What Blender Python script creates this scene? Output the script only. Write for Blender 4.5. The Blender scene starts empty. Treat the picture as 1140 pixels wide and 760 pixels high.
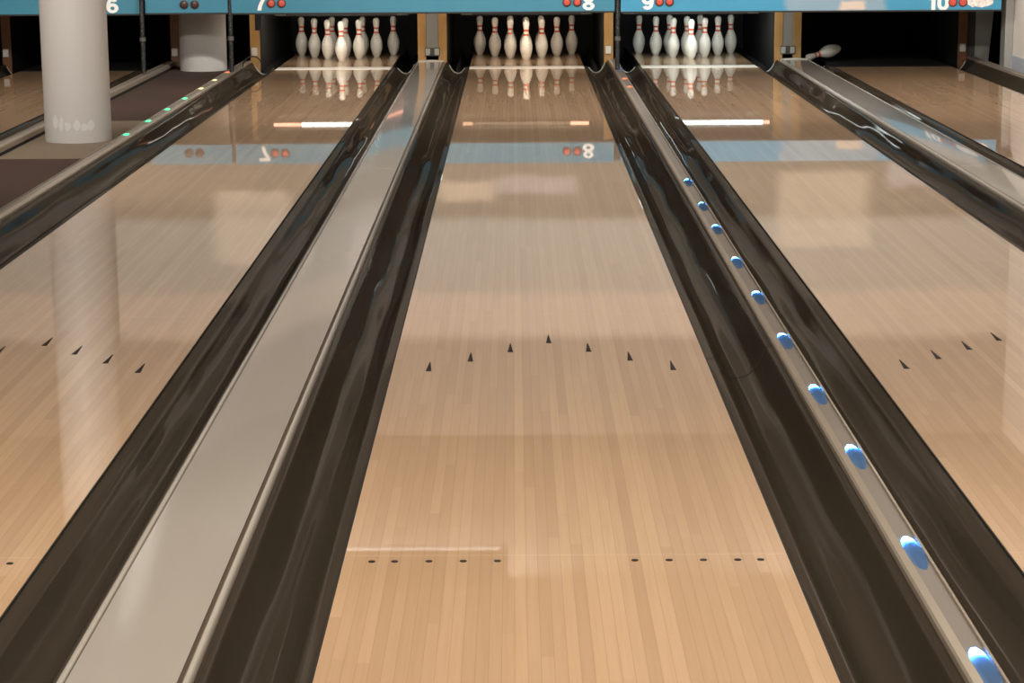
import bpy, bmesh, math, random
from mathutils import Matrix, Vector
random.seed(7)
sc = bpy.context.scene
COL = sc.collection
PI = math.pi

# ------------------------------------------------------------------ helpers
def link(o):
    COL.objects.link(o)
    return o

def tag(o, label, cat, group=None, kind=None):
    if label: o['label'] = label
    if cat: o['category'] = cat
    if group: o['group'] = group
    if kind: o['kind'] = kind
    return o

def empty(name, loc=(0, 0, 0), rz=0.0):
    o = bpy.data.objects.new(name, None)
    o.location = loc
    o.rotation_euler = (0, 0, rz)
    o.empty_display_size = 0.05
    return link(o)

def obj(name, bm, mat, parent=None, loc=(0, 0, 0), smooth=None):
    me = bpy.data.meshes.new(name)
    bmesh.ops.recalc_face_normals(bm, faces=bm.faces)
    if smooth is not None:
        for f in bm.faces: f.smooth = True
        for e in bm.edges:
            if len(e.link_faces) == 2 and e.calc_face_angle(0) > math.radians(smooth):
                e.smooth = False
    bm.to_mesh(me)
    bm.free()
    me.materials.append(mat)
    o = bpy.data.objects.new(name, me)
    o.location = loc
    link(o)
    if parent: o.parent = parent
    return o

def box(bm, x0, x1, y0, y1, z0, z1, bevel=0.0):
    vs = [bm.verts.new((x, y, z)) for x in (x0, x1) for y in (y0, y1) for z in (z0, z1)]
    idx = [(0, 1, 3, 2), (4, 6, 7, 5), (0, 4, 5, 1), (2, 3, 7, 6), (0, 2, 6, 4), (1, 5, 7, 3)]
    fs = [bm.faces.new([vs[i] for i in f]) for f in idx]
    if bevel > 0:
        es = list({e for f in fs for e in f.edges})
        bmesh.ops.bevel(bm, geom=es, offset=bevel, segments=2, profile=0.5, affect='EDGES')
    return bm

def BOX(*a, bevel=0.0):
    return box(bmesh.new(), *a, bevel=bevel)

def extrude_profile(bm, pts, ys, closed=True, wob=None):
    """sweep the (x, z) outline along Y through the stations ys"""
    rows = []
    for y in ys:
        rows.append([bm.verts.new((p[0], y, p[1] + (wob(p[0], y) if wob else 0.0))) for p in pts])
    n = len(pts)
    for a, b in zip(rows, rows[1:]):
        for i in range(n if closed else n - 1):
            j = (i + 1) % n
            bm.faces.new((a[i], a[j], b[j], b[i]))
    if closed:
        bm.faces.new(rows[0]); bm.faces.new(rows[-1][::-1])
    return bm

def lathe(bm, prof, seg=32, cap=True):
    rows = []
    for r, z in prof:
        if r < 1e-6:
            rows.append([bm.verts.new((0, 0, z))])
        else:
            rows.append([bm.verts.new((r * math.cos(2 * PI * k / seg), r * math.sin(2 * PI * k / seg), z)) for k in range(seg)])
    for a, b in zip(rows, rows[1:]):
        for k in range(seg):
            j = (k + 1) % seg
            if len(a) == 1: bm.faces.new((a[0], b[j], b[k]))
            elif len(b) == 1: bm.faces.new((a[k], a[j], b[0]))
            else: bm.faces.new((a[k], a[j], b[j], b[k]))
    if cap:
        if len(rows[0]) > 1: bm.faces.new(rows[0][::-1])
        if len(rows[-1]) > 1: bm.faces.new(rows[-1])
    return bm

def tube(bm, pts, r, seg=10):
    pts = [Vector(p) for p in pts]
    rows = []
    up = Vector((0, 0, 1))
    for i, p in enumerate(pts):
        d = (pts[min(i + 1, len(pts) - 1)] - pts[max(i - 1, 0)]).normalized()
        u = d.cross(up)
        if u.length < 1e-3: u = d.cross(Vector((0, 1, 0)))
        u.normalize(); w = d.cross(u)
        rr = r[i] if isinstance(r, (list, tuple)) else r
        rows.append([bm.verts.new(p + (u * math.cos(2 * PI * k / seg) + w * math.sin(2 * PI * k / seg)) * rr) for k in range(seg)])
    for a, b in zip(rows, rows[1:]):
        for k in range(seg):
            j = (k + 1) % seg
            bm.faces.new((a[k], a[j], b[j], b[k]))
    bm.faces.new(rows[0][::-1]); bm.faces.new(rows[-1])
    return bm

def catmull(pts, n=6):
    out = []
    P = [pts[0]] + list(pts) + [pts[-1]]
    for i in range(1, len(P) - 2):
        p0, p1, p2, p3 = P[i - 1], P[i], P[i + 1], P[i + 2]
        for k in range(n):
            t = k / n
            out.append(tuple(0.5 * ((2 * p1[c]) + (-p0[c] + p2[c]) * t + (2 * p0[c] - 5 * p1[c] + 4 * p2[c] - p3[c]) * t * t +
                                    (-p0[c] + 3 * p1[c] - 3 * p2[c] + p3[c]) * t ** 3) for c in range(len(p1))))
    out.append(tuple(pts[-1]))
    return out

# ------------------------------------------------------------------ materials
class NT:
    def __init__(s, name):
        s.m = bpy.data.materials.new(name); s.m.use_nodes = True
        s.t = s.m.node_tree; s.t.nodes.clear()
        s.out = s.n('ShaderNodeOutputMaterial')
    def n(s, typ, **kw):
        nd = s.t.nodes.new(typ)
        for k, v in kw.items():
            if k.startswith('i_'):
                nd.inputs[k[2:].replace('_', ' ')].default_value = v
            else: setattr(nd, k, v)
        return nd
    def l(s, a, b): s.t.links.new(a, b)
    def val(s, x):
        return x
    def math(s, op, a, b=None, c=None):
        nd = s.n('ShaderNodeMath', operation=op)
        for i, v in enumerate((a, b, c)):
            if v is None: continue
            if isinstance(v, (int, float)): nd.inputs[i].default_value = v
            else: s.l(v, nd.inputs[i])
        return nd.outputs[0]
    def mix(s, f, a, b, mode='MIX'):
        nd = s.n('ShaderNodeMix', data_type='RGBA', blend_type=mode)
        for sock, v in ((nd.inputs[0], f), (nd.inputs[6], a), (nd.inputs[7], b)):
            if isinstance(v, (int, float)): sock.default_value = v
            elif isinstance(v, (tuple, list)): sock.default_value = (*v[:3], 1)
            else: s.l(v, sock)
        return nd.outputs[2]
    def noise(s, vec, scale, detail=2.0, rough=0.5):
        nd = s.n('ShaderNodeTexNoise'); nd.inputs['Scale'].default_value = scale
        nd.inputs['Detail'].default_value = detail; nd.inputs['Roughness'].default_value = rough
        if vec is not None: s.l(vec, nd.inputs['Vector'])
        return nd.outputs['Fac']
    def scaled(s, vec, x, y, z):
        nd = s.n('ShaderNodeVectorMath', operation='MULTIPLY'); s.l(vec, nd.inputs[0]); nd.inputs[1].default_value = (x, y, z)
        return nd.outputs[0]
    def ramp(s, fac, a, b):
        nd = s.n('ShaderNodeMapRange'); s.l(fac, nd.inputs[0]); nd.inputs[1].default_value = a; nd.inputs[2].default_value = b
        nd.clamp = True
        return nd.outputs[0]
    def band(s, x, lo, hi, soft=0.002):
        return s.math('MULTIPLY', s.ramp(x, lo - soft, lo + soft), s.math('SUBTRACT', 1.0, s.ramp(x, hi - soft, hi + soft)))
    def bsdf(s, color, rough=0.5, metal=0.0, coat=0.0, coat_rough=0.03, bump=None, bstr=0.3, bdist=0.01, ior=1.5, spec=None):
        b = s.n('ShaderNodeBsdfPrincipled')
        for sock, v in (('Base Color', color), ('Roughness', rough), ('Metallic', metal), ('Coat Weight', coat), ('Coat Roughness', coat_rough)):
            if isinstance(v, (int, float)): b.inputs[sock].default_value = v
            elif isinstance(v, tuple): b.inputs[sock].default_value = (*v[:3], 1)
            else: s.l(v, b.inputs[sock])
        b.inputs['IOR'].default_value = ior
        if spec is not None: b.inputs['Specular IOR Level'].default_value = spec
        if bump is not None:
            bn = s.n('ShaderNodeBump'); bn.inputs['Strength'].default_value = bstr; bn.inputs['Distance'].default_value = bdist
            s.l(bump, bn.inputs['Height']); s.l(bn.outputs[0], b.inputs['Normal'])
            s.l(bn.outputs[0], b.inputs['Coat Normal'])
        s.l(b.outputs[0], s.out.inputs[0])
        s.b = b
        return s.m
    def coord(s, which='Object'):
        return s.n('ShaderNodeTexCoord').outputs[which]
    def sep(s, v):
        nd = s.n('ShaderNodeSeparateXYZ'); s.l(v, nd.inputs[0])
        return nd.outputs
    def comb(s, x, y, z):
        nd = s.n('ShaderNodeCombineXYZ')
        for i, v in enumerate((x, y, z)):
            if isinstance(v, (int, float)): nd.inputs[i].default_value = v
            else: s.l(v, nd.inputs[i])
        return nd.outputs[0]
    def wnoise(s, vec):
        nd = s.n('ShaderNodeTexWhiteNoise', noise_dimensions='3D'); s.l(vec, nd.inputs['Vector'])
        return nd.outputs['Value']

def simple(name, color, rough=0.5, metal=0.0, var=0.12, scale=8.0, coat=0.0, bump=0.0, spec=None):
    t = NT(name); c = t.coord()
    n = t.noise(c, scale, 4.0, 0.6)
    d = tuple(max(0, x * (1 - var)) for x in color); u = tuple(min(1, x * (1 + var)) for x in color)
    return t.bsdf(t.mix(n, d, u), rough, metal, coat, bump=(n if bump else None), bstr=bump, spec=spec)

def glow(name, color, strength):
    t = NT(name)
    e = t.n('ShaderNodeEmission'); e.inputs[0].default_value = (*color, 1); e.inputs[1].default_value = strength
    t.l(e.outputs[0], t.out.inputs[0])
    return t.m

LW = 1.0541
BW = LW / 39

def mat_lane(name, hue=1.0, deck=False):
    """narrow glossy maple boards running along the lane, object origin on the lane's centre line at the foul line"""
    t = NT(name); c = t.coord(); o = t.sep(c)
    bx = t.math('DIVIDE', o[0], BW)
    bi = t.math('FLOOR', t.math('ADD', bx, 0.5))
    fr = t.math('SUBTRACT', t.math('ADD', bx, 0.5), bi)
    r1 = t.wnoise(t.comb(bi, 3.1, 0.0))
    yl = t.math('ADD', t.math('DIVIDE', o[1], 1.35), t.math('MULTIPLY', r1, 7.0))
    yi = t.math('FLOOR', yl)
    r2 = t.wnoise(t.comb(bi, yi, 1.7))
    base = t.mix(r2, (0.585, 0.375, 0.215), (0.68, 0.45, 0.268))
    base = t.mix(t.math('MULTIPLY', t.ramp(r1, 0.78, 0.82), 0.5), base, (0.78, 0.53, 0.31))
    g = t.noise(t.scaled(c, 90.0, 2.2, 1.0), 1.0, 4.0, 0.6)
    base = t.mix(t.math('MULTIPLY', t.ramp(g, 0.45, 0.85), 0.35), base, (0.46, 0.265, 0.13))
    seam = t.math('SUBTRACT', 1.0, t.math('MULTIPLY', t.ramp(fr, 0.0, 0.035), t.math('SUBTRACT', 1.0, t.ramp(fr, 0.965, 1.0))))
    base = t.mix(t.math('MULTIPLY', seam, 0.62), base, (0.30, 0.17, 0.09))
    # panel joints across the lane and a slight shade between the panels
    pj = t.math('FRACT', t.math('DIVIDE', t.math('SUBTRACT', o[1], 2.2), 3.05))
    pi_ = t.math('FLOOR', t.math('DIVIDE', t.math('SUBTRACT', o[1], 2.2), 3.05))
    pr = t.wnoise(t.comb(pi_, 9.0, 2.0))
    base = t.mix(t.math('MULTIPLY', pr, 0.16), base, (0.50, 0.34, 0.20))
    jl = t.math('SUBTRACT', 1.0, t.ramp(pj, 0.0, 0.004))
    base = t.mix(t.math('MULTIPLY', jl, 0.35), base, (0.85, 0.66, 0.45))
    wide = t.noise(t.scaled(c, 1.3, 0.5, 1.0), 1.0, 2.0)
    base = t.mix(t.math('MULTIPLY', wide, 0.12), base, (0.56, 0.30, 0.14))
    bh = t.noise(t.scaled(c, 14.0, 0.9, 1.0), 1.0, 2.0)
    m = t.bsdf(base, 0.45, 0.0, 1.0, 0.018); t.b.inputs['Coat IOR'].default_value = 1.55
    return m

M = {}
M['lane'] = mat_lane('maple_boards')
t = NT('pin_deck_wood'); c = t.coord()
g = t.noise(t.scaled(c, 40, 2, 1), 1.0, 3)
M['deck'] = t.bsdf(t.mix(g, (0.32, 0.20, 0.11), (0.52, 0.34, 0.19)), 0.25, 0, 0.6, 0.08)
M['band'] = simple('pale_joint_band', (0.90, 0.86, 0.78), 0.35, var=0.05)
M['mark'] = simple('dark_inlay', (0.030, 0.024, 0.021), 0.6, spec=.2)
t = NT('black_gutter_plastic'); c = t.coord()
n1 = t.noise(t.scaled(c, 6.0, 0.85, 6.0), 1.0, 0.6, 0.4)
M['gutter'] = t.bsdf(t.mix(t.noise(t.scaled(c, 3, .6, 3), 1.0, 3), (0.037, 0.030, 0.0215), (0.060, 0.047, 0.034)), 0.09, 0, 0.0,
                     bump=n1, bstr=0.9, bdist=0.024, spec=0.0)
t.b.inputs['Roughness'].default_value = 0.6
fr_ = t.n('ShaderNodeFresnel'); fr_.inputs['IOR'].default_value = 1.5
gl_ = t.n('ShaderNodeBsdfGlossy'); gl_.inputs['Roughness'].default_value = 0.05
bn_ = [n_ for n_ in t.t.nodes if n_.type == 'BUMP'][0]
t.l(bn_.outputs[0], gl_.inputs['Normal']); t.l(bn_.outputs[0], fr_.inputs['Normal'])
mx_ = t.n('ShaderNodeMixShader')
t.l(t.math('MULTIPLY', fr_.outputs[0], 0.30), mx_.inputs[0]); t.l(t.b.outputs[0], mx_.inputs[1]); t.l(gl_.outputs[0], mx_.inputs[2])
t.l(mx_.outputs[0], t.out.inputs[0])
M['pit_black'] = simple('matt_black', (0.010, 0.010, 0.010), 0.7)
M['black_metal'] = simple('black_steel', (0.022, 0.022, 0.023), 0.38, 0.3)
M['ring'] = simple('pale_gutter_rim', (0.42, 0.43, 0.41), 0.4, 0.3)
t = NT('grey_cap_laminate'); c = t.coord()
n1 = t.noise(t.scaled(c, 4, 0.8, 1), 1.0, 4, 0.6); n2 = t.noise(c, 220, 2)
M['cap'] = t.bsdf(t.mix(n1, (0.40, 0.365, 0.325), (0.455, 0.415, 0.37)), t.math('ADD', 0.12, t.math('MULTIPLY', n1, 0.06)), 0, 0.55, 0.04)
M['cap_rail'] = simple('pale_rail_plastic', (0.50, 0.46, 0.40), 0.22, 0.0, var=0.06, coat=0.4)
M['groove'] = simple('brown_groove', (0.085, 0.06, 0.038), 0.4)
M['cap_trim'] = simple('white_end_trim', (0.74, 0.72, 0.66), 0.3)
M['strip'] = simple('bronze_channel', (0.23, 0.195, 0.165), 0.34, 0.0, var=0.1, scale=5, spec=.9)
M['strip_rail'] = simple('champagne_rail', (0.44, 0.375, 0.30), 0.3, 0.35, var=0.08)
M['carpet'] = None
t = NT('maroon_carpet'); c = t.coord(); n = t.noise(c, 260, 3, 0.7); n2 = t.noise(c, 1.1, 2)
o_ = t.sep(c)
base = t.mix(n, (0.026, 0.015, 0.010), (0.088, 0.046, 0.030))
base = t.mix(t.math('MULTIPLY', t.ramp(n2, .4, .7), .35), base, (0.11, 0.042, 0.040))
M['carpet'] = t.bsdf(base, 0.95, bump=n, bstr=0.5)
t = NT('tan_carpet'); c = t.coord(); n = t.noise(c, 240, 3, 0.7)
M['tan_carpet'] = t.bsdf(t.mix(n, (0.17, 0.125, 0.085), (0.29, 0.225, 0.16)), 0.9, bump=n, bstr=0.4)
M['floor'] = simple('grey_subfloor', (0.09, 0.08, 0.07), 0.8)
M['approach'] = mat_lane('approach_boards')
t = NT('white_pillar_paint'); c = t.coord(); n = t.noise(c, 30, 5, 0.6); n2 = t.noise(t.scaled(c, 1, 1, 1), 2.0, 3)
M['pillar'] = t.bsdf(t.mix(t.math('MULTIPLY', n2, 0.7), (0.50, 0.485, 0.46), (0.455, 0.44, 0.42)), 0.55, bump=n, bstr=0.12, bdist=0.004)
M['wear'] = simple('chalky_wear', (0.58, 0.57, 0.55), 0.8)
t = NT('blue_panel_paint'); c = t.coord(); n = t.noise(c, 5, 3); n2 = t.noise(c, 300, 2)
M['blue'] = t.bsdf(t.mix(n, (0.037, 0.185, 0.275), (0.048, 0.212, 0.302)), 0.33)
t = NT('blue_mural_panel'); c = t.coord(); n = t.noise(c, 5, 3); o_ = t.sep(c)
base = t.mix(n, (0.040, 0.245, 0.410), (0.052, 0.275, 0.440))
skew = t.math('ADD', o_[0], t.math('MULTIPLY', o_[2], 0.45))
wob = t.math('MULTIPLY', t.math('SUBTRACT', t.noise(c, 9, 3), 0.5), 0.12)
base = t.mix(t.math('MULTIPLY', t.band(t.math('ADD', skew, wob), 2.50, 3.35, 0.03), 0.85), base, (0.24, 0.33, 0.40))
cx_ = t.math('ADD', o_[0], wob); cz_ = t.math('ADD', o_[2], t.math('MULTIPLY', wob, 0.3))
patch = t.math('MULTIPLY', t.band(cx_, 2.70, 2.91, 0.02), t.band(cz_, 0.565, 0.640, 0.012))
base = t.mix(t.math('MULTIPLY', patch, 0.9), base, (0.62, 0.50, 0.40))
M['blue_mural'] = t.bsdf(base, 0.33)
M['white_paint'] = simple('white_number_paint', (0.80, 0.79, 0.76), 0.5, var=0.03)
M['sticker'] = None
t = NT('torn_white_sticker'); c = t.coord(); n = t.noise(c, 34, 4, .65)
M['sticker'] = t.bsdf(t.mix(t.ramp(n, .42, .62), (0.82, 0.80, 0.76), (0.62, 0.50, 0.46)), 0.6)
M['red_lamp'] = simple('red_lamp_lens', (0.52, 0.075, 0.055), 0.25, var=0.2, scale=40)
M['dark_lamp'] = simple('dark_brown_lens', (0.055, 0.022, 0.018), 0.3)
M['bezel'] = simple('dark_bezel', (0.03, 0.03, 0.035), 0.5)
def mat_wood(name, a, b):
    t = NT(name); c = t.coord()
    g = t.noise(t.scaled(c, 30, 30, 3), 1.0, 4, .6); g2 = t.noise(t.scaled(c, 5, 5, 2.5), 1.0, 3)
    col = t.mix(g, a, b)
    col = t.mix(t.math('MULTIPLY', t.ramp(g2, .45, .75), .55), col, tuple(x * .42 for x in a))
    return t.bsdf(col, 0.45)
M['post_wood'] = mat_wood('worn_yellow_wood', (0.40, 0.21, 0.055), (0.62, 0.36, 0.13))
M['dark_wood'] = mat_wood('brown_wood', (0.16, 0.060, 0.020), (0.27, 0.115, 0.04))
M['grey_metal'] = simple('brushed_grey_metal', (0.30, 0.295, 0.275), 0.45, 0.3, scale=60)
M['white_block'] = simple('white_plastic_block', (0.68, 0.65, 0.60), 0.5, var=.08)
M['grey_panel'] = simple('light_grey_panel', (0.42, 0.41, 0.38), 0.6)
M['dark_panel'] = simple('dark_grey_panel', (0.075, 0.072, 0.062), 0.6)
M['wall_white'] = simple('white_wall_paint', (0.80, 0.76, 0.70), 0.7, var=.03)
M['skirting'] = simple('pale_blue_skirting', (0.46, 0.50, 0.56), 0.6, var=.04)
M['ceiling'] = simple('off_white_ceiling', (0.30, 0.285, 0.27), 0.9, var=.04)
M['room_wall'] = simple('beige_room_wall', (0.50, 0.43, 0.36), 0.85, var=.05)
M['pole'] = None
t = NT('chipped_black_pole'); c = t.coord(); n = t.noise(c, 75, 4, .7)
M['pole'] = t.bsdf(t.mix(t.ramp(n, .56, .70), (0.012, 0.012, 0.013), (0.24, 0.23, 0.22)), 0.4, 0.2)
# pins
t = NT('white_pin_plastic'); c = t.coord(); o_ = t.sep(c)
n = t.noise(c, 34, 4, .65); n2 = t.noise(t.scaled(c, 6, 6, 40), 1.0, 2)
scuff = t.math('MULTIPLY', t.ramp(n, .60, .66), t.band(o_[2], .14, .27, .03))
base = t.mix(t.math('MULTIPLY', t.ramp(n2, .5, .75), .35), (0.76, 0.73, 0.67), (0.60, 0.57, 0.50))
base = t.mix(t.math('MULTIPLY', scuff, .75), base, (0.12, 0.11, 0.10))
M['pin'] = t.bsdf(base, 0.28, 0, 0.3, 0.1)
M['pin_red'] = simple('red_neck_stripe', (0.62, 0.10, 0.045), 0.35, var=.1)
# mural wall above the panels (mirrored in the lanes)
t = NT('painted_back_wall'); c = t.coord(); o_ = t.sep(c)
nz = t.math('ADD', o_[2], t.math('MULTIPLY', t.math('SUBTRACT', t.noise(c, 1.4, 3), .5), .10))
base = t.mix(t.ramp(nz, 1.20, 1.28), (0.20, 0.175, 0.135), (0.33, 0.32, 0.29))
base = t.mix(t.ramp(nz, 1.86, 1.94), base, (0.46, 0.385, 0.33))
base = t.mix(t.ramp(nz, 2.26, 2.36), base, (0.22, 0.19, 0.165))
for (xa, xb, za, zb, colr) in ((-.78, -.30, .90, 1.08, (.74, .60, .46)), (-2.75, -2.10, .98, 1.62, (.74, .64, .52)), (-.28, .42, .86, 1.02, (.50, .46, .46)),
                               (1.35, 1.75, .92, 1.10, (.60, .56, .52)), (2.2, 3.0, .84, 1.5, (.66, .56, .44)), (3.15, 4.0, .75, .98, (.50, .50, .52)), (-1.45, -1.0, 1.45, 1.9, (.55, .5, .5))):
    w = t.math('MULTIPLY', t.math('SUBTRACT', t.noise(c, 3, 2), .5), .1)
    msk = t.math('MULTIPLY', t.band(t.math('ADD', o_[0], w), xa, xb, .06), t.band(t.math('ADD', o_[2], w), za, zb, .03))
    base = t.mix(t.math('MULTIPLY', msk, .5), base, colr)
M['mural'] = t.bsdf(base, 0.7)
t = NT('milky_blue_lens')
df_ = t.n('ShaderNodeBsdfDiffuse'); df_.inputs[0].default_value = (.08, .16, .34, 1)
tr_ = t.n('ShaderNodeBsdfTranslucent'); tr_.inputs[0].default_value = (.7, .85, 1, 1)
mx_ = t.n('ShaderNodeMixShader'); mx_.inputs[0].default_value = .75
t.l(df_.outputs[0], mx_.inputs[1]); t.l(tr_.outputs[0], mx_.inputs[2]); t.l(mx_.outputs[0], t.out.inputs[0])
M['led_blue'] = t.m
M['led_core'] = glow('blue_white_led_glow', (0.07, 0.34, 1.0), 150.0)
M['led_green'] = glow('green_led_glow', (0.10, 1.0, 0.40), 2.2)
M['led_warm'] = glow('warm_led_glow', (1.0, 0.78, 0.35), 2.0)
M['led_red'] = glow('red_led_glow', (1.0, 0.24, 0.10), 1.6)
M['led_off'] = simple('unlit_lens', (0.20, 0.17, 0.145), 0.2)
M['tube_white'] = glow('white_tube_glow', (1.0, 0.93, 0.80), 9.0)
M['tube_cool'] = glow('cool_white_tube_glow', (0.92, 1.0, 0.98), 9.0)
M['tube_pink'] = glow('orange_tube_glow', (1.0, 0.42, 0.27), 2.6)
M['tube_dim'] = glow('dim_orange_tube_glow', (1.0, 0.55, 0.32), 1.2)
M['diffuser'] = glow('fill_lamp_glow', (1.0, 0.90, 0.78), 2.0)

# ------------------------------------------------------------------ lay-out (x across, y down the lanes from the foul line, lane surface z = 0)
G78 = 0.7207; G89 = 0.5293; G910 = 0.7027
LX = {8: 0.0}
LX[7] = -(LW + G78); LX[9] = LW + G89; LX[10] = LX[9] + LW + G910
LX[6] = -3.575 - LW / 2
YE = 17.18          # where the lanes meet the pin decks
CAPZ = 0.058
STRIP = {'walk6': -3.300, 'walk7': -2.600, 's89': LW / 2 + G89 / 2, 's10': 4.142}
CAPX = {'c78': -LW / 2 - G78 / 2 + .006, 'c910': LX[9] + LW / 2 + G910 / 2, 'c56': LX[6] - LW / 2 - G78 / 2}
SH = 0.037          # half width of a light strip
CH = 0.131          # half width of a grey divider

# ------------------------------------------------------------------ setting
def structure(name, bm, mat, label=None, smooth=None):
    o = obj(name, bm, mat, None, smooth=smooth); o['kind'] = 'structure'
    if label: o['label'] = label
    return o
structure('floor', BOX(-7.0, 5.2, -6.0, 21.2, -.30, -.20), M['floor'])
ap = BOX(-7.0, 4.249, -6.0, -0.03, -.06, 0.0)
structure('trim_1', ap, M['approach'], 'wooden approach floor in front of the lanes')
structure('wall_left', BOX(-7.12, -7.0, -6.0, 21.2, -.3, 3.2), M['room_wall'])
wr = structure('wall_right', BOX(4.25, 4.36, -6.0, 16.5, -.3, 3.2), M['wall_white'])
structure('baseboard_right', BOX(4.236, 4.2499, 0.0, 16.5, -.2, .155), M['skirting'])
structure('wall_rear', BOX(-7.12, 4.36, -6.1, -6.0, -.3, 3.2), M['room_wall'])
structure('ceiling', BOX(-7.12, 4.36, -6.1, 16.5, 3.2, 3.3), M['ceiling'])
structure('wall_back', BOX(-7.0, 4.25, 16.2402, 16.40, .722, 3.2), M['mural'])
structure('wall_pit', BOX(-7.0, 5.2, 20.6, 20.7, -.3, 1.0), M['pit_black'])
structure('wall_pit_side', BOX(4.46, 4.56, 16.5, 20.6, -.3, 1.0), M['pit_black'])
structure('added_pit_cover', BOX(-7.0, 5.2, 16.40, 20.7, .92, 1.0), M['pit_black'])  # unseen cover added over the pits to keep them dark
structure('trim_2', BOX(4.176, 4.249, 16.42, 16.60, -.2, .92, bevel=.006), M['grey_metal'], 'grey metal corner trim at the end of the white wall')
# walkway carpets
WX0, WX1 = STRIP['walk6'] + SH + .002, STRIP['walk7'] - SH - .002
structure('floor_carpet', BOX(WX0, WX1, 0.0, 10.35, -.05, 0.0), M['carpet'], 'maroon carpet of the walkway')
structure('floor_carpet_tan', BOX(WX0, WX1, 10.352, 12.62, -.05, 0.001), M['tan_carpet'], 'tan patch of carpet under the near pillar')
structure('floor_carpet_far', BOX(WX0, WX1, 12.622, 18.6, -.05, 0.0), M['carpet'], 'maroon carpet of the walkway behind the tan patch')

# ------------------------------------------------------------------ lanes
def arrow_bm():
    bm = bmesh.new()
    pts = [(-.0095, -.072), (.0095, -.072), (.0012, .072), (-.0012, .072)]
    a = [bm.verts.new((x, y, 0.0012)) for x, y in pts]
    b = [bm.verts.new((x, y, 0.0001)) for x, y in pts]
    bm.faces.new(a); bm.faces.new(b[::-1])
    for i in range(4): bm.faces.new((a[i], b[i], b[(i + 1) % 4], a[(i + 1) % 4]))
    return bm
def dot_bm():
    return lathe(bmesh.new(), [(0.0085, 0.0001), (0.0085, 0.0012)], 16)
arrow_me = dot_me = None
LANE_LABEL = {
    6: 'pale wooden bowling lane beyond the walkway, behind the near white pillar',
    7: 'glossy wooden bowling lane mirroring the near white pillar',
    8: 'glossy wooden bowling lane in the middle, leading to the rack under number 8',
    9: 'glossy wooden lane between the blue-lit strip and a grey divider',
    10: 'wooden lane by the white wall, ending in a dark pit without standing pins'}
for n, x in LX.items():
    r = empty('bowling_lane', (x, 0, 0)); tag(r, LANE_LABEL[n], 'bowling lane', 'bowling lanes')
    obj('lane_bed', BOX(-LW / 2, LW / 2, 0.0, YE, -.10, 0.0, bevel=.0015), M['lane'], r)
    for s_ in (-1, 1):
        obj('edge_gap_strip', BOX(*sorted((s_ * (LW / 2 + .0002), s_ * (LW / 2 + .0036))), 0.0, YE, -.10, -.0006), M['pit_black'], r)  # black strip standing in for the dark gap beside the gutter
    if n in (7, 8, 9):
        obj('joint_band', BOX(-LW / 2, LW / 2, YE + .001, YE + .34, -.10, 0.0), M['band'], r)
        obj('pin_deck', BOX(-LW / 2, LW / 2, YE + .341, 19.16, -.10, 0.0), M['deck'], r)
    else:
        obj('pin_deck', BOX(-LW / 2, LW / 2, YE + .001, 19.16, -.10, 0.0), M['pit_black'], r)  # black colour stands in for a deck left unlit
    if n != 6:
        for k in range(-3, 4):
            a = obj('arrow_marker', arrow_bm(), M['mark'], r)
            a.location = (k * 5 * BW, 4.792 - .1512 * abs(k), 0)
        for b in (-17, -15, -12, -9, -6, 6, 9, 12, 15, 17):
            d = obj('guide_dot', dot_bm(), M['mark'], r)
            d.location = (b * BW, 2.157, 0)

# ------------------------------------------------------------------ gutters
def make_gutter(label, xa, xb, seamy):
    """xa: lane edge, xb: edge of the divider; profile from the lane towards the divider"""
    w = abs(xb - xa); s = 1 if xb > xa else -1
    r = empty('gutter', (xa, 0, 0)); tag(r, label, 'gutter', 'gutters')
    key = [(.004, -.006), (.022, -.008), (.040, -.013), (.058, -.034), (.085, -.060), (.115, -.072), (.145, -.067), (.172, -.046), (.192, -.016), (.206, .012), (.216, .030), (.228, .037), (.2345, .036)]
    up = catmull([(u * w / .235, z) for u, z in key], 4)
    ph = random.random() * 6
    def wob(x, y):
        d = min(1.0, max(0.0, (abs(x) - .05) / .04)) * min(1.0, max(0.0, (w - .012 - abs(x)) / .03))
        return d * (.0016 * math.sin(y * 1.9 + ph + 9 * x) + .0011 * math.sin(y * 4.3 + 2 * ph))
    ys = [-.02]
    y = 0.1
    while y < 17.55:
        ys.append(y); y += .10
    ys.append(17.58)
    bm = bmesh.new()
    top = [(s * u, z) for u, z in up]
    bot = [(s * u, z - .006) for u, z in reversed(up)]
    extrude_profile(bm, top + bot, ys, True, wob)
    obj('channel', bm, M['gutter'], r, smooth=50)
    # joint between two gutter lengths
    for sy in seamy:
        jm = bmesh.new()
        extrude_profile(jm, [(s * u, z + .0005 + wob(s * u, sy)) for u, z in up] + [(s * u, z - .002 + wob(s * u, sy)) for u, z in reversed(up)], [sy - .006, sy + .006])
        obj('joint', jm, M['pit_black'], r, smooth=50)
    # rim where the channel drops into the pit gutter
    rim = [(u, z) for u, z in up if .045 < u < w - .028]
    obj('end_rim', tube(bmesh.new(), [(s * u, 17.585, z + .002) for u, z in rim], .007, 8), M['ring'], r, smooth=60)
    tail = bmesh.new()
    tk = [(.002, -.03), (.012, -.10), (.03, -.15), (.10, -.15), (.125, -.10), (.135, -.03)]
    extrude_profile(tail, [(s * u * w / .235, z) for u, z in tk] + [(s * u * w / .235, z - .006) for u, z in reversed(tk)], [17.60, 20.50])
    obj('pit_section', tail, M['pit_black'], r, smooth=30)
    return r
h = LW / 2
make_gutter('dark gutter beyond the near pillar, between a far lane and the walkway', LX[6] + h, STRIP['walk6'] - SH, [])
make_gutter('dark gutter at the far edge of the lane behind the near pillar', LX[6] - h, LX[6] - h - .235, [])
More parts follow.
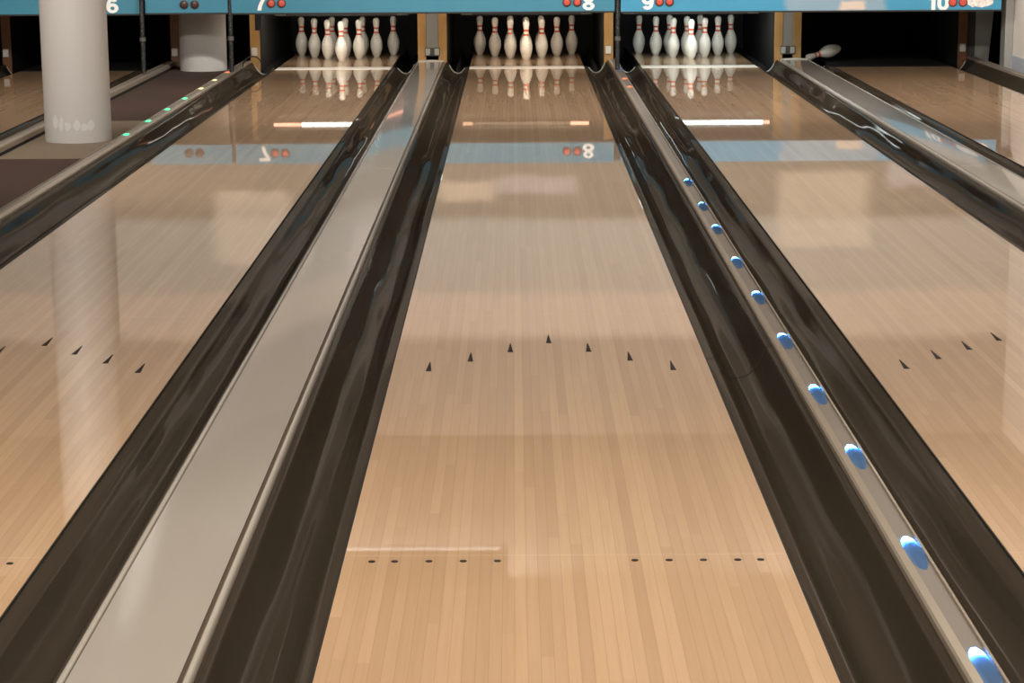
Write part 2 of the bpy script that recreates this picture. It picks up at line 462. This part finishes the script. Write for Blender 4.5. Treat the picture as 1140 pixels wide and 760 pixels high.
make_gutter('glossy black gutter under the strip with green lights', LX[7] - h, STRIP['walk7'] + SH, [])
make_gutter('wide black gutter on the pillar-mirroring lane\'s side of the long grey divider', LX[7] + h, CAPX['c78'] - CH, [])
make_gutter('black gutter between the long grey divider and the middle lane', LX[8] - h, CAPX['c78'] + CH, [])
make_gutter('black gutter between the middle lane and the blue-lit strip', LX[8] + h, STRIP['s89'] - SH, [4.48])
make_gutter('black gutter on the far side of the blue-lit strip', LX[9] - h, STRIP['s89'] + SH, [])
make_gutter('black gutter in front of the grey divider with the fallen pin', LX[9] + h, CAPX['c910'] - CH, [])
make_gutter('black gutter behind the grey divider, beside the empty-pit lane', LX[10] - h, CAPX['c910'] + CH, [])
make_gutter('black gutter along the foot of the white wall', LX[10] + h, STRIP['s10'] - SH, [])

# ------------------------------------------------------------------ grey dividers (ball return caps)
def make_cap(label, x):
    r = empty('lane_divider', (x, 0, 0)); tag(r, label, 'lane divider', 'grey dividers between lane pairs')
    y1 = 17.36
    obj('base', BOX(-CH + .012, CH - .012, -.02, y1, -.20, CAPZ - .022), M['pit_black'], r)
    def crown(u): return CAPZ + .004 * (1 - (u / .11) ** 2)
    us = [-.108 + .216 * i / 12 for i in range(13)]
    for ya, yb in ((-.02, 9.268), (9.275, y1 - .02)):
        bm = bmesh.new()
        extrude_profile(bm, [(u, crown(u)) for u in us] + [(us[-1], CAPZ - .02), (us[0], CAPZ - .02)], [ya, yb])
        obj('panel', bm, M['cap'], r, smooth=40)
    for s in (-1, 1):
        g0, g1 = (.1085, .1165) if s > 0 else (.1085, .1125)
        obj('groove', BOX(*sorted((s * g0, s * g1)), -.02, y1 - .02, CAPZ - .02, CAPZ - .004), M['groove'], r)
        a = g1 + .0005
        pr = [(a, CAPZ - .035), (a, CAPZ - .002), (a + .004, CAPZ + .002), (CH - .008, CAPZ + .001), (CH - .001, CAPZ - .007), (CH, CAPZ - .018), (CH, CAPZ - .035)]
        bm = bmesh.new(); extrude_profile(bm, [(s * u, z) for u, z in pr], [-.02, y1 - .02])
        obj('side_rail', bm, M['cap_rail'], r, smooth=50)
    bm = bmesh.new()
    pts = [(-CH + .004, -.10), (-CH + .004, CAPZ - .006), (-.11, CAPZ + .008), (0, CAPZ + .014), (.11, CAPZ + .008), (CH - .004, CAPZ - .006), (CH - .004, -.10)]
    extrude_profile(bm, pts, [y1 - .019, y1 + .03])
    obj('end_trim', bm, M['cap_trim'], r)
    return r
make_cap('long flat grey divider with pale rails, widening toward the viewer beside the middle lane', CAPX['c78'])
make_cap('flat grey divider with pale rails below the fallen pin', CAPX['c910'])

# ------------------------------------------------------------------ light strips
def lens_bm(w, l, hgt, cut=0.0):
    bm = bmesh.new()
    nu, nv = 14, 5
    rows = []
    for j in range(nv + 1):
        a = (PI / 2) * j / nv
        rows.append([bm.verts.new((w * math.cos(a) * math.cos(2 * PI * k / nu), l * math.cos(a) * math.sin(2 * PI * k / nu), hgt * math.sin(a))) for k in range(nu)] if j < nv
                    else [bm.verts.new((0, 0, hgt))])
    for a, b in zip(rows, rows[1:]):
        for k in range(nu):
            q = (k + 1) % nu
            bm.faces.new((a[k], a[q], b[q], b[k]) if len(b) > 1 else (a[k], a[q], b[0]))
    bm.faces.new(rows[0][::-1])
    return bm

def make_strip(label, x, leds, flip=1, y0=-.02):
    r = empty('light_strip', (x, 0, 0)); tag(r, label, 'light strip', 'narrow light strips')
    y1 = 17.62
    obj('base', BOX(-SH + .004, SH - .004, y0, y1, -.20, .046), M['pit_black'], r)
    def rail(u0, u1, z0, z1, name):
        pr = [(u0, .02), (u0, z0), (u0 + (u1 - u0) * .2, z0 + .006), (u1, z1), (u1, .02)]
        bm = bmesh.new(); extrude_profile(bm, [(flip * u, z) for u, z in pr], [y0, y1]); obj(name, bm, M['strip_rail'], r, smooth=30)
    rail(-SH, -SH + .021, .050, .060, 'wide_rail')
    rail(SH, SH - .009, .052, .061, 'thin_rail')
    obj('channel', BOX(*sorted((flip * (-SH + .0215), flip * (SH - .0095))), y0, y1, .03, .054), M['strip'], r)
    cxm = flip * (.5 * (-SH + .0215 + SH - .0095))
    for (y, kind) in leds:
        m = {'blue': M['led_blue'], 'green': M['led_green'], 'warm': M['led_warm'], 'red': M['led_red'], 'off': M['led_off']}[kind]
        o = obj('lamp_lens', lens_bm(.0215, .13 if kind == 'blue' else .035, .014 if kind == 'blue' else .009), m, r, (cxm, y - (.09 if kind == 'blue' else 0), .0541), smooth=60)
        if kind == 'blue':
            obj('lamp_core', lens_bm(.009, .030, .008), M['led_core'], o, (0, .084, .0012), smooth=60)
    return r
blue = [(1.344, 'blue'), (2.119, 'blue'), (2.995, 'blue'), (3.743, 'blue'), (4.556, 'blue'), (5.372, 'blue'), (6.172, 'blue'), (7.083, 'blue'), (7.829, 'blue'), (8.73, 'blue'),
        (14.555, 'red'), (15.341, 'red'), (16.402, 'blue')]
green = [(11.188, 'green'), (12.049, 'green'), (12.883, 'green'), (13.739, 'green'), (14.609, 'warm'), (15.416, 'warm'), (16.242, 'red')]
make_strip('narrow strip with a row of glowing blue lamps between two lanes', STRIP['s89'], blue)
make_strip('narrow strip with small green lamps along the carpet walkway', STRIP['walk7'], green, -1)
make_strip('narrow unlit strip on the far edge of the walkway, behind the near pillar', STRIP['walk6'], [], -1)
make_strip('narrow unlit strip running along the white wall', STRIP['s10'], [], -1)

# ------------------------------------------------------------------ pins
IN = .0254
PROF = [(0.0, 0.0), (.98, 0), (1.0156, .06), (1.414, .75), (1.74, 1.5), (1.9625, 2.25), (2.255, 3.375), (2.383, 4.5), (2.2815, 5.875), (1.8515, 7.25), (1.236, 8.625), (.982, 9.375),
        (.8985, 10.0), (.935, 10.875), (1.0475, 11.75), (1.18, 12.625), (1.2735, 13.5), (1.20, 14.05), (.96, 14.58), (.55, 14.9), (0.0, 15.0)]
prof = [PROF[0], PROF[1]] + [q for q in catmull(PROF[2:], 3)]
prof[-1] = (0.0, 15.0)
prof = [(max(0, r_) * IN, z_ * IN) for r_, z_ in prof]
def rad(z):
    for (r0, z0), (r1, z1) in zip(prof[1:], prof[2:]):
        if z0 <= z <= z1 and z1 > z0: return r0 + (r1 - r0) * (z - z0) / (z1 - z0)
    return .02
def copy_tree(o, parent=None):
    c = o.copy(); link(c)
    if parent: c.parent = parent
    for ch in list(o.children): copy_tree(ch, c)
    return c
pin0 = empty('bowling_pin')
obj('body', lathe(bmesh.new(), prof, 32), M['pin'], pin0, smooth=70)
for za, zb in ((9.05 * IN, 9.75 * IN), (10.7 * IN, 11.4 * IN)):
    ps = [(rad(za + (zb - za) * i / 5) + .0008, za + (zb - za) * i / 5) for i in range(6)]
    inner = [(r_ - .0015, z_) for r_, z_ in reversed(ps)]
    obj('neck_stripe', lathe(bmesh.new(), ps + inner + [ps[0]], 32, cap=False), M['pin_red'], pin0, smooth=60)
SIDE = {7: ('the walkway side', 'the grey divider side'), 8: ('the grey divider side', 'the blue-lit strip side'), 9: ('the blue-lit strip side', 'the grey divider side')}
used = False
for n in (7, 8, 9):
    a, b = SIDE[n]; rk = 'under number %d' % n
    spots = [(0, 0, 'head pin at the front point of the rack %s' % rk),
             (-.5, 1, 'second-row pin on %s %s' % (a, rk)), (.5, 1, 'second-row pin on %s %s' % (b, rk)),
             (-1, 2, 'outer third-row pin on %s %s' % (a, rk)), (0, 2, 'middle third-row pin behind the head pin %s' % rk), (1, 2, 'outer third-row pin on %s %s' % (b, rk)),
             (-1.5, 3, 'back corner pin on %s %s' % (a, rk)), (-.5, 3, 'inner back-row pin on %s %s' % (a, rk)), (.5, 3, 'inner back-row pin on %s %s' % (b, rk)), (1.5, 3, 'back corner pin on %s %s' % (b, rk))]
    for i, (u, row, lab) in enumerate(spots):
        o = pin0 if not used else copy_tree(pin0)
        used = True
        o.location = (LX[n] + u * .3048, 18.288 + row * .264, 0)
        o.rotation_euler = (0, 0, random.random() * 6.28)
        tag(o, 'white ' + lab, 'bowling pin', 'standing bowling pins')
fp = copy_tree(pin0)
tag(fp, 'fallen bowling pin lying tilted at the end of a grey divider', 'bowling pin')
del fp['group']
head = Vector((2.615, 17.75, .040)); base = Vector((2.94, 17.90, .120))
d = (head - base).normalized()
fp.rotation_mode = 'QUATERNION'
fp.rotation_quaternion = d.to_track_quat('Z', 'Y')
fp.location = head - d * .381

# ------------------------------------------------------------------ blue panels over the pits
def plate(bm, outer, inner=None, y0=-.004, y1=-.0005):
    """a flat letter stroke in the x-z plane: an outline, or the ring between two outlines with the same number of points"""
    n = len(outer)
    a = [bm.verts.new((x, y0, z)) for x, z in outer]; b = [bm.verts.new((x, y1, z)) for x, z in outer]
    for k in range(n): bm.faces.new((a[k], b[k], b[(k + 1) % n], a[(k + 1) % n]))
    if inner is None:
        bm.faces.new(a); bm.faces.new(b[::-1]); return
    c = [bm.verts.new((x, y0, z)) for x, z in inner]; d = [bm.verts.new((x, y1, z)) for x, z in inner]
    for k in range(n):
        q = (k + 1) % n
        bm.faces.new((c[k], c[q], d[q], d[k])); bm.faces.new((a[k], a[q], c[q], c[k])); bm.faces.new((b[k], d[k], d[q], b[q]))
def oval(cx, cz, rx, rz, n=28, p=1.0):
    return [(cx + rx * math.copysign(abs(math.cos(2 * PI * k / n)) ** p, math.cos(2 * PI * k / n)), cz + rz * math.copysign(abs(math.sin(2 * PI * k / n)) ** p, math.sin(2 * PI * k / n))) for k in range(n)]
def digit(bm, ch, ox, hgt):
    """bold sans digit, centred on ox, hgt tall, about 0.8 hgt wide"""
    g = bmesh.new()
    if ch == '8':
        plate(g, oval(0, -.225, .40, .275), oval(0, -.225, .15, .095))
        plate(g, oval(0, .25, .355, .25), oval(0, .25, .125, .085), -.0045, -.0005)
    elif ch in '69':
        plate(g, oval(0, -.17, .40, .33), oval(0, -.18, .145, .12))
        w_ = []
        oo = [(.33, .30), (.24, .44), (.05, .50), (-.16, .46), (-.31, .33), (-.39, .10), (-.40, -.15)]
        ii = [(-.15, -.10), (-.15, .08), (-.12, .20), (-.04, .27), (.05, .27), (.10, .22)]
        plate(g, oo + ii, None, -.0045, -.0005)
        if ch == '9':
            for v in g.verts: v.co.x *= -1; v.co.z *= -1
    elif ch == '7':
        plate(g, [(-.38, .5), (.38, .5), (.38, .30), (.22, .06), (.10, -.22), (.05, -.5), (-.22, -.5), (-.16, -.20), (-.04, .06), (.10, .27), (-.38, .27)])
    elif ch == '1':
        plate(g, [(.19, .5), (.19, -.5), (-.08, -.5), (-.08, .18), (-.26, .18), (-.26, .33), (-.10, .38), (.0, .5)])
    elif ch == '0':
        plate(g, oval(0, 0, .40, .50, 28, .85), oval(0, 0, .135, .28, 28, .85))
    me = bpy.data.meshes.new('d')
    for v in g.verts: v.co = (v.co.x * hgt + ox, v.co.y, v.co.z * hgt)
    g.to_mesh(me); g.free(); bm.from_mesh(me); bpy.data.meshes.remove(me)
def text_bm(txt, height):
    bm = bmesh.new()
    for k, ch in enumerate(txt):
        digit(bm, ch, (k - (len(txt) - 1) / 2) * height * .74 + (.03 * height if ch == '1' else 0), height)
    return bm
MY = 16.20
def panel(label, x0, x1, zb, mat, number=None, nx=0, nz=0, lamps=(), lamp='red_lamp'):
    r = empty('overhead_panel', (0, 0, 0)); tag(r, label, 'lane number panel', 'blue panels above the pits')
    obj('board', BOX(x0, x1, MY, MY + .04, zb, .74), mat, r)
    obj('bottom_edge', BOX(x0, x1, MY - .004, MY + .05, zb - .014, zb - .0005), M['black_metal'], r)
    if number:
        bm = text_bm(number, .128)
        obj('number', bm, M['white_paint'], r, (nx, MY, nz))
    for lx, lz in lamps:
        q = obj('indicator_lamp', lathe(bmesh.new(), [(.030, 0), (.030, .006), (.024, .014), (.0, .018)], 24), M[lamp], r, (lx, MY - .001, lz), smooth=40)
        q.rotation_euler = (PI / 2, 0, 0)
        bz = obj('bezel', lathe(bmesh.new(), [(.030, .0), (.039, .0), (.039, .008), (.030, .010), (.030, .0)], 24, cap=False), M['bezel'], q, smooth=40)
    return r
panel('blue panel marked 6, partly behind the near white pillar', -5.3, -3.334, .567, M['blue'], '6', -3.577, .637, [])
panel('short blue panel with two dark lamps above the walkway', -3.296, -2.584, .572, M['blue'], None, 0, 0, [(-2.958, .642), (-2.866, .642)], 'dark_lamp')
panel('long blue panel marked 7 and 8 with red lamps', -2.552, .752, .568, M['blue'], '8', .527, .640, [(.340, .644), (.430, .644)])
p78 = [o for o in bpy.data.objects if o.get('label', '').startswith('long blue panel marked 7')][0]
bm = text_bm('7', .128)
obj('number', bm, M['white_paint'], p78, (-2.300, MY, .652))
for lx in (-2.208, -2.118):
    q = obj('indicator_lamp', lathe(bmesh.new(), [(.030, 0), (.030, .006), (.024, .014), (.0, .018)], 24), M['red_lamp'], p78, (lx, MY - .001, .648), smooth=40)
    q.rotation_euler = (PI / 2, 0, 0)
    obj('bezel', lathe(bmesh.new(), [(.030, .0), (.039, .0), (.039, .008), (.030, .010), (.030, .0)], 24, cap=False), M['bezel'], q, smooth=40)
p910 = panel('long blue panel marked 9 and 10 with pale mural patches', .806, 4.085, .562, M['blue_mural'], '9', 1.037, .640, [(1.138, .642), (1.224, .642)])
obj('number', text_bm('10', .128), M['white_paint'], p910, (3.535, MY, .622))
for lx in (3.664, 3.752):
    q = obj('indicator_lamp', lathe(bmesh.new(), [(.034, 0), (.034, .006), (.028, .014), (.0, .018)], 24), M['red_lamp'], p910, (lx, MY - .001, .625), smooth=40)
    q.rotation_euler = (PI / 2, 0, 0)
    obj('bezel', lathe(bmesh.new(), [(.034, .0), (.038, .0), (.038, .008), (.034, .010), (.034, .0)], 24, cap=False), M['bezel'], q, smooth=40)
bm = bmesh.new()
rng = random.Random(3)
ring = []
for k in range(26):
    a = 2 * PI * k / 26
    ring.append((.115 * math.cos(a) * (1 + .18 * (rng.random() - .5)), .062 * math.sin(a) * (1 + .35 * (rng.random() - .5))))
va = [bm.verts.new((x, -.0025, z)) for x, z in ring]; vb = [bm.verts.new((x, -.0003, z)) for x, z in ring]
bm.faces.new(va); bm.faces.new(vb[::-1])
for k in range(26): bm.faces.new((va[k], vb[k], vb[(k + 1) % 26], va[(k + 1) % 26]))
obj('torn_sticker', bm, M['sticker'], p910, (3.900, MY, .640))['label'] = 'torn white sticker'

# ------------------------------------------------------------------ pit: wooden partitions, bars, lamps
def partition(label, x, w=.27, single=False, wood='post_wood', notch=0):
    r = empty('pit_partition', (x * 1.012, 17.66, -.1)); tag(r, label, 'pit partition', 'partitions between the pits')
    z0, z1 = 0.0, .80
    if single:
        if notch:
            bm = BOX(-.045, .045, 0, .03, 0, .43); box(bm, -.045 if notch > 0 else .0, .0 if notch > 0 else .045, 0, .03, .4301, .8)
        else:
            bm = BOX(-.043, .043, 0, .03, 0, z1, bevel=.003)
        obj('wood_edge', bm, M[wood], r)
        obj('foot_block', BOX(-.030, .022, -.03, -.001, .20, .275, bevel=.004), M['white_block'], r)
        obj('side_plate', BOX(-.04, .04, .031, 3.1, 0, z1), M['pit_black'], r)
    else:
        hw = w / 2
        obj('wood_edge', BOX(-hw, -hw + .078, 0, .03, 0, z1, bevel=.003), M[wood], r)
        obj('wood_edge', BOX(hw - .078, hw, 0, .03, 0, z1, bevel=.003), M[wood], r)
        obj('metal_panel', BOX(-hw + .080, hw - .080, .006, .028, .26, z1), M['grey_metal'], r)
        k = obj('foot_bracket', BOX(-.07, .07, -.006, .005, .185, .262, bevel=.003), M['dark_panel'], r)
        for s in (-1, 1):
            obj('clamp', BOX(s * .042 - .022, s * .042 + .022, -.02, -.0065, .192, .256, bevel=.006), M['grey_panel'], k)
        obj('side_plate', BOX(-hw + .01, -hw + .05, .031, 3.1, 0, z1), M['pit_black'], r)
        obj('side_plate', BOX(hw - .05, hw - .01, .031, 3.1, 0, z1), M['pit_black'], r)
    return r
partition('pair of yellow wooden posts with a grey panel between them, behind the long grey divider', -.868)
partition('pair of yellow wooden posts with a grey panel, beside the fallen pin', 2.405, .25)
partition('single wooden post with a white foot block behind the blue-lit strip', .755, single=True)
partition('notched yellow wooden post between the far pillar and the rack under number 7', -2.50, single=True, notch=1)
partition('brown wooden post just beside the far white pillar', -3.235, single=True, wood='dark_wood')
partition('brown wooden post with a white foot block near the white wall', 4.015, single=True, wood='dark_wood')
partition('wooden post behind the near pillar, at the far edge of its lane', LX[6] - h - .235 + .075, single=True, wood='dark_wood')
# panels at the wall end
o = obj('side_panel', BOX(4.10, 4.183, 17.70, 17.74, -.15, .8, bevel=.002), M['dark_panel']); tag(o, 'dark grey upright panel beside the brown post near the white wall', 'panel')
bm = bmesh.new()
q = [(0, -.15), (.115, -.15), (.19, .80), (0, .80)]
va = [bm.verts.new((x, 0, z)) for x, z in q]; vb = [bm.verts.new((x, .03, z)) for x, z in q]
bm.faces.new(va); bm.faces.new(vb[::-1])
for i in range(4): bm.faces.new((va[i], vb[i], vb[(i + 1) % 4], va[(i + 1) % 4]))
o = obj('side_panel', bm, M['grey_panel'], None, (4.185, 17.70, 0)); tag(o, 'light grey slanted panel in the gap before the white wall', 'panel')

def bar(label, x0, x1):
    r = empty('pinsetter_bar', ((x0 + x1) / 2, 17.80, .452)); w = (x1 - x0) / 2
    tag(r, label, 'pinsetter bar', 'dark bars above the racks')
    obj('beam', BOX(-w, w, 0, .04, .0, .058, bevel=.006), M['pit_black'], r)
    for s in (-1, 1):
        obj('hanger', BOX(s * w * .7 - .012, s * w * .7 + .012, .008, .032, .0581, .4679), M['black_metal'], r)
        obj('end_bracket', BOX(s * (w - .06) - .05, s * (w - .06) + .05, -.02, -.001, .005, .065, bevel=.004), M['dark_panel'], r)
bar('dark bar right above the rack under number 7', -2.36, -1.10)
bar('dark bar right above the rack under number 8', -.62, .62)
bar('dark bar right above the rack under number 9', .90, 2.18)
def lamp_tube(label, parts):
    xs = [p[0] for p in parts] + [p[1] for p in parts]
    r = empty('pit_lamp', (0, 17.5, .530)); tag(r, label, 'lamp tube', 'lamp tubes above the racks')
    obj('housing', BOX(min(xs), max(xs), -.02, .06, .022, .05, bevel=.004), M['dark_panel'], r)
    for hx in (min(xs) + .1, max(xs) - .1):
        obj('hanger', BOX(hx - .01, hx + .01, .01, .03, .0501, .3899), M['black_metal'], r)
    for a, b, m in parts:
        obj('tube', tube(bmesh.new(), [(a + .004, 0, 0), (b - .004, 0, 0)], .016, 12), M[m], r, smooth=60)
lamp_tube('white lamp tube hidden behind the panel marked 7, mirrored in that lane', [(-2.36, -2.10, 'tube_pink'), (-2.10, -1.42, 'tube_white'), (-1.42, -1.16, 'tube_pink')])
lamp_tube('dim orange lamp tube hidden behind the panel marked 8', [(-.60, -.50, 'tube_dim'), (-.50, .40, 'led_off'), (.40, .58, 'tube_pink')])
lamp_tube('cool white lamp tube hidden behind the panel marked 9', [(1.10, 2.20, 'tube_cool'), (2.20, 2.26, 'tube_pink')])
def area(name, loc, size, energy, color, rot=(0, 0, 0)):
    ld = bpy.data.lights.new(name, 'AREA'); ld.shape = 'RECTANGLE'; ld.size, ld.size_y = size; ld.energy = energy; ld.color = color
    o = bpy.data.objects.new(name, ld); o.location = loc; o.rotation_euler = rot; link(o); return o

for n, e, c_ in ((7, 5.4, (1.0, .90, .76)), (8, 5.0, (1.0, .82, .64)), (9, 6.0, (.93, 1.0, .96))):  # fill lights added for the pins and joint band, apart from the tubes
    a = area('pin_fill_light', (LX[n], 17.86, .468), (1.25, .035), e, c_)
    a.rotation_euler = Vector((0, -.88, .47)).to_track_quat('Z', 'Y').to_euler()
    a = area('pin_fill_light', (LX[n], 17.10, .535), (1.2, .03), e * .9, c_)
    a.rotation_euler = Vector((0, -.70, .71)).to_track_quat('Z', 'Y').to_euler()
# ------------------------------------------------------------------ pillars
def pillar(label, y, wear):
    r = empty('round_pillar', (-2.955, y, 0)); tag(r, label, 'pillar', 'white round pillars')
    top = 3.2 if wear else .90
    bm = lathe(bmesh.new(), [(.213, .0015), (.213, top)], 64)
    obj('shaft', bm, M['pillar'], r, smooth=50)
    if wear:
        rg = random.Random(5)
        bm = bmesh.new()
        for k in range(6):
            a0 = -PI / 2 - .55 + k * .23 + rg.uniform(-.03, .03); da = rg.uniform(.08, .13); z0 = .085 + rg.uniform(-.01, .015); hz = rg.uniform(.05, .10)
            pts = []
            for j in range(10):
                tt = 2 * PI * j / 10
                pts.append((a0 + da * math.cos(tt) * rg.uniform(.7, 1.1), z0 + hz * (.5 + .5 * math.sin(tt)) * rg.uniform(.8, 1.05)))
            o1 = [bm.verts.new((.2142 * math.cos(a), .2142 * math.sin(a), z)) for a, z in pts]
            o2 = [bm.verts.new((.2126 * math.cos(a), .2126 * math.sin(a), z)) for a, z in pts]
            bm.faces.new(o1); bm.faces.new(o2[::-1])
            for j in range(10): bm.faces.new((o1[j], o2[j], o2[(j + 1) % 10], o1[(j + 1) % 10]))
        obj('chalk_marks', bm, M['wear'], r)['label'] = 'worn chalky white smudges near the foot'
pillar('tall round white pillar standing on the tan carpet in front', 11.385, True)
pillar('round white pillar farther back under the short blue panel', 17.24, False)

# ------------------------------------------------------------------ poles and cable
def pole(label, x, y, z0, z1, clip):
    r = empty('thin_pole', (x, y, z0)); tag(r, label, 'pole', 'thin black poles')
    obj('shaft', tube(bmesh.new(), [(0, 0, .001), (0, 0, z1 - z0)], .019, 12), M['pole'], r, smooth=60)
    cz = clip - z0
    obj('collar', lathe(bmesh.new(), [(.0195, cz - .02), (.027, cz - .016), (.027, cz + .016), (.0195, cz + .02)], 16), M['dark_panel'], r, smooth=40)
pole('thin black pole before the far edge of the walkway, by the panel marked 6', -3.315, 16.13, .0605, .72, .35)
pole('thin black pole between the far pillar and the notched post', -2.568, 16.22, .0615, .716, .35)
pole('thin black pole at the end of the blue-lit strip', .779, 16.22, .0615, .716, .33)
cb = bmesh.new()
pts = []
for i in range(15):
    a = PI * 0.95 * i / 14
    pts.append((-2.535 + .085 * (1 - math.cos(a)), 16.75 + .02 * i / 14, .062 + .095 * math.sin(a)))
tube(cb, pts, .006, 8)
tag(obj('cable', cb, M['black_metal'], smooth=60), 'small black cable loop arching beside the notched post', 'cable')

# ------------------------------------------------------------------ lamps added under the ceiling, out of view, to light the scene
def added_ceiling_lamp(x, y, e, place):  # unseen lamp added to light the lanes and the room
    r = empty('added_ceiling_lamp', (x, y, 3.2)); tag(r, 'added rectangular warm white fill lamp ' + place, 'ceiling lamp', 'added ceiling lamps')
    bm = BOX(-.82, .82, -.62, -.60, -.06, -.001); box(bm, -.82, .82, .60, .62, -.06, -.001); box(bm, -.82, -.80, -.60, .60, -.06, -.001); box(bm, .80, .82, -.60, .60, -.06, -.001)
    obj('frame', bm, M['wall_white'], r)
    obj('diffuser', BOX(-.798, .798, -.598, .598, -.045, -.03), M['diffuser'], r)
    area('ceiling_fill_light', (x, y, 3.14), (1.55, 1.15), e, (1.0, .925, .81))
def fill_washer(x, y, e, place):
    """added hooded lamp, out of view, brightening the blue panels and the wall over them"""
    r = empty('added_wall_washer', (x, y, 3.2)); tag(r, 'added hooded lamp turned to the painted back wall ' + place, 'ceiling lamp', 'added hooded lamps')
    obj('stem', lathe(bmesh.new(), [(.015, -.16), (.015, -.001)], 12), M['black_metal'], r)
    hd = BOX(-.62, .62, -.14, -.12, -.12, .12); box(hd, -.62, .62, -.12, .10, .10, .12); box(hd, -.62, .62, -.12, .0, -.12, -.10); box(hd, -.62, -.60, -.12, .06, -.10, .10); box(hd, .60, .62, -.12, .06, -.10, .10)
    o = obj('hood', hd, M['black_metal'], r, (0, 0, -.28)); o.rotation_euler = (math.radians(-16), 0, 0)
    a = area('wall_fill_light', (x, y - .08, 2.88), (1.15, .18), e, (1.0, .94, .87))  # fill light added for panels, back wall, near pillar and white wall
    a.rotation_euler = Vector((0, -.93, .36)).to_track_quat('Z', 'Y').to_euler()
for x, y, e, p in ((-4.2, 1.7, 66, 'over the near end of the far lanes'), (-.9, 1.6, 64, 'over the near end of the middle lane'), (2.4, 1.7, 70, 'over the near end of the lane by the wall'),
                   (1.2, 6.6, 18, 'half way along the lanes'), (-.9, -3.6, 80, 'behind the foul line')):
    added_ceiling_lamp(x, y, e, p)
for x, y, e, p in ((-3.6, 7.6, 215, 'before the near pillar'), (3.3, 7.6, 90, 'beside the white wall'), (-4.6, 11.6, 80, 'over the far lanes'), (-.8, 11.6, 205, 'over the middle lane'), (2.6, 11.6, 190, 'over the lane by the wall')):
    fill_washer(x, y, e, p)

w = bpy.data.worlds.new('dim_room'); sc.world = w; w.use_nodes = True
w.node_tree.nodes['Background'].inputs[0].default_value = (1.0, .93, .86, 1)
w.node_tree.nodes['Background'].inputs[1].default_value = .08

# ------------------------------------------------------------------ camera
F = 2426.707; PITCH = .2012; YAW = -.00171; ROLL = -.00572
cp, sp, cy, sy = math.cos(PITCH), math.sin(PITCH), math.cos(YAW), math.sin(YAW)
fwd = Vector((sy * cp, cy * cp, -sp)); right = Vector((cy, -sy, 0)); up = right.cross(fwd)
cr, sr = math.cos(ROLL), math.sin(ROLL)
A = right * cr + up * sr; B = -right * sr + up * cr
cd = bpy.data.cameras.new('camera'); cam = bpy.data.objects.new('camera', cd); link(cam)
cd.sensor_width = 36.0; cd.lens = F / 1140 * 36.0; cd.clip_start = .05; cd.clip_end = 100
mw = Matrix(((A.x, B.x, -fwd.x, -.11653), (A.y, B.y, -fwd.y, -2.78703), (A.z, B.z, -fwd.z, 1.53756), (0, 0, 0, 1)))
cam.matrix_world = mw
sc.camera = cam
vs = sc.view_settings
vs.view_transform = 'Standard'; vs.look = 'None'; vs.gamma = 1.0; vs.use_curve_mapping = False; vs.exposure = 0.0
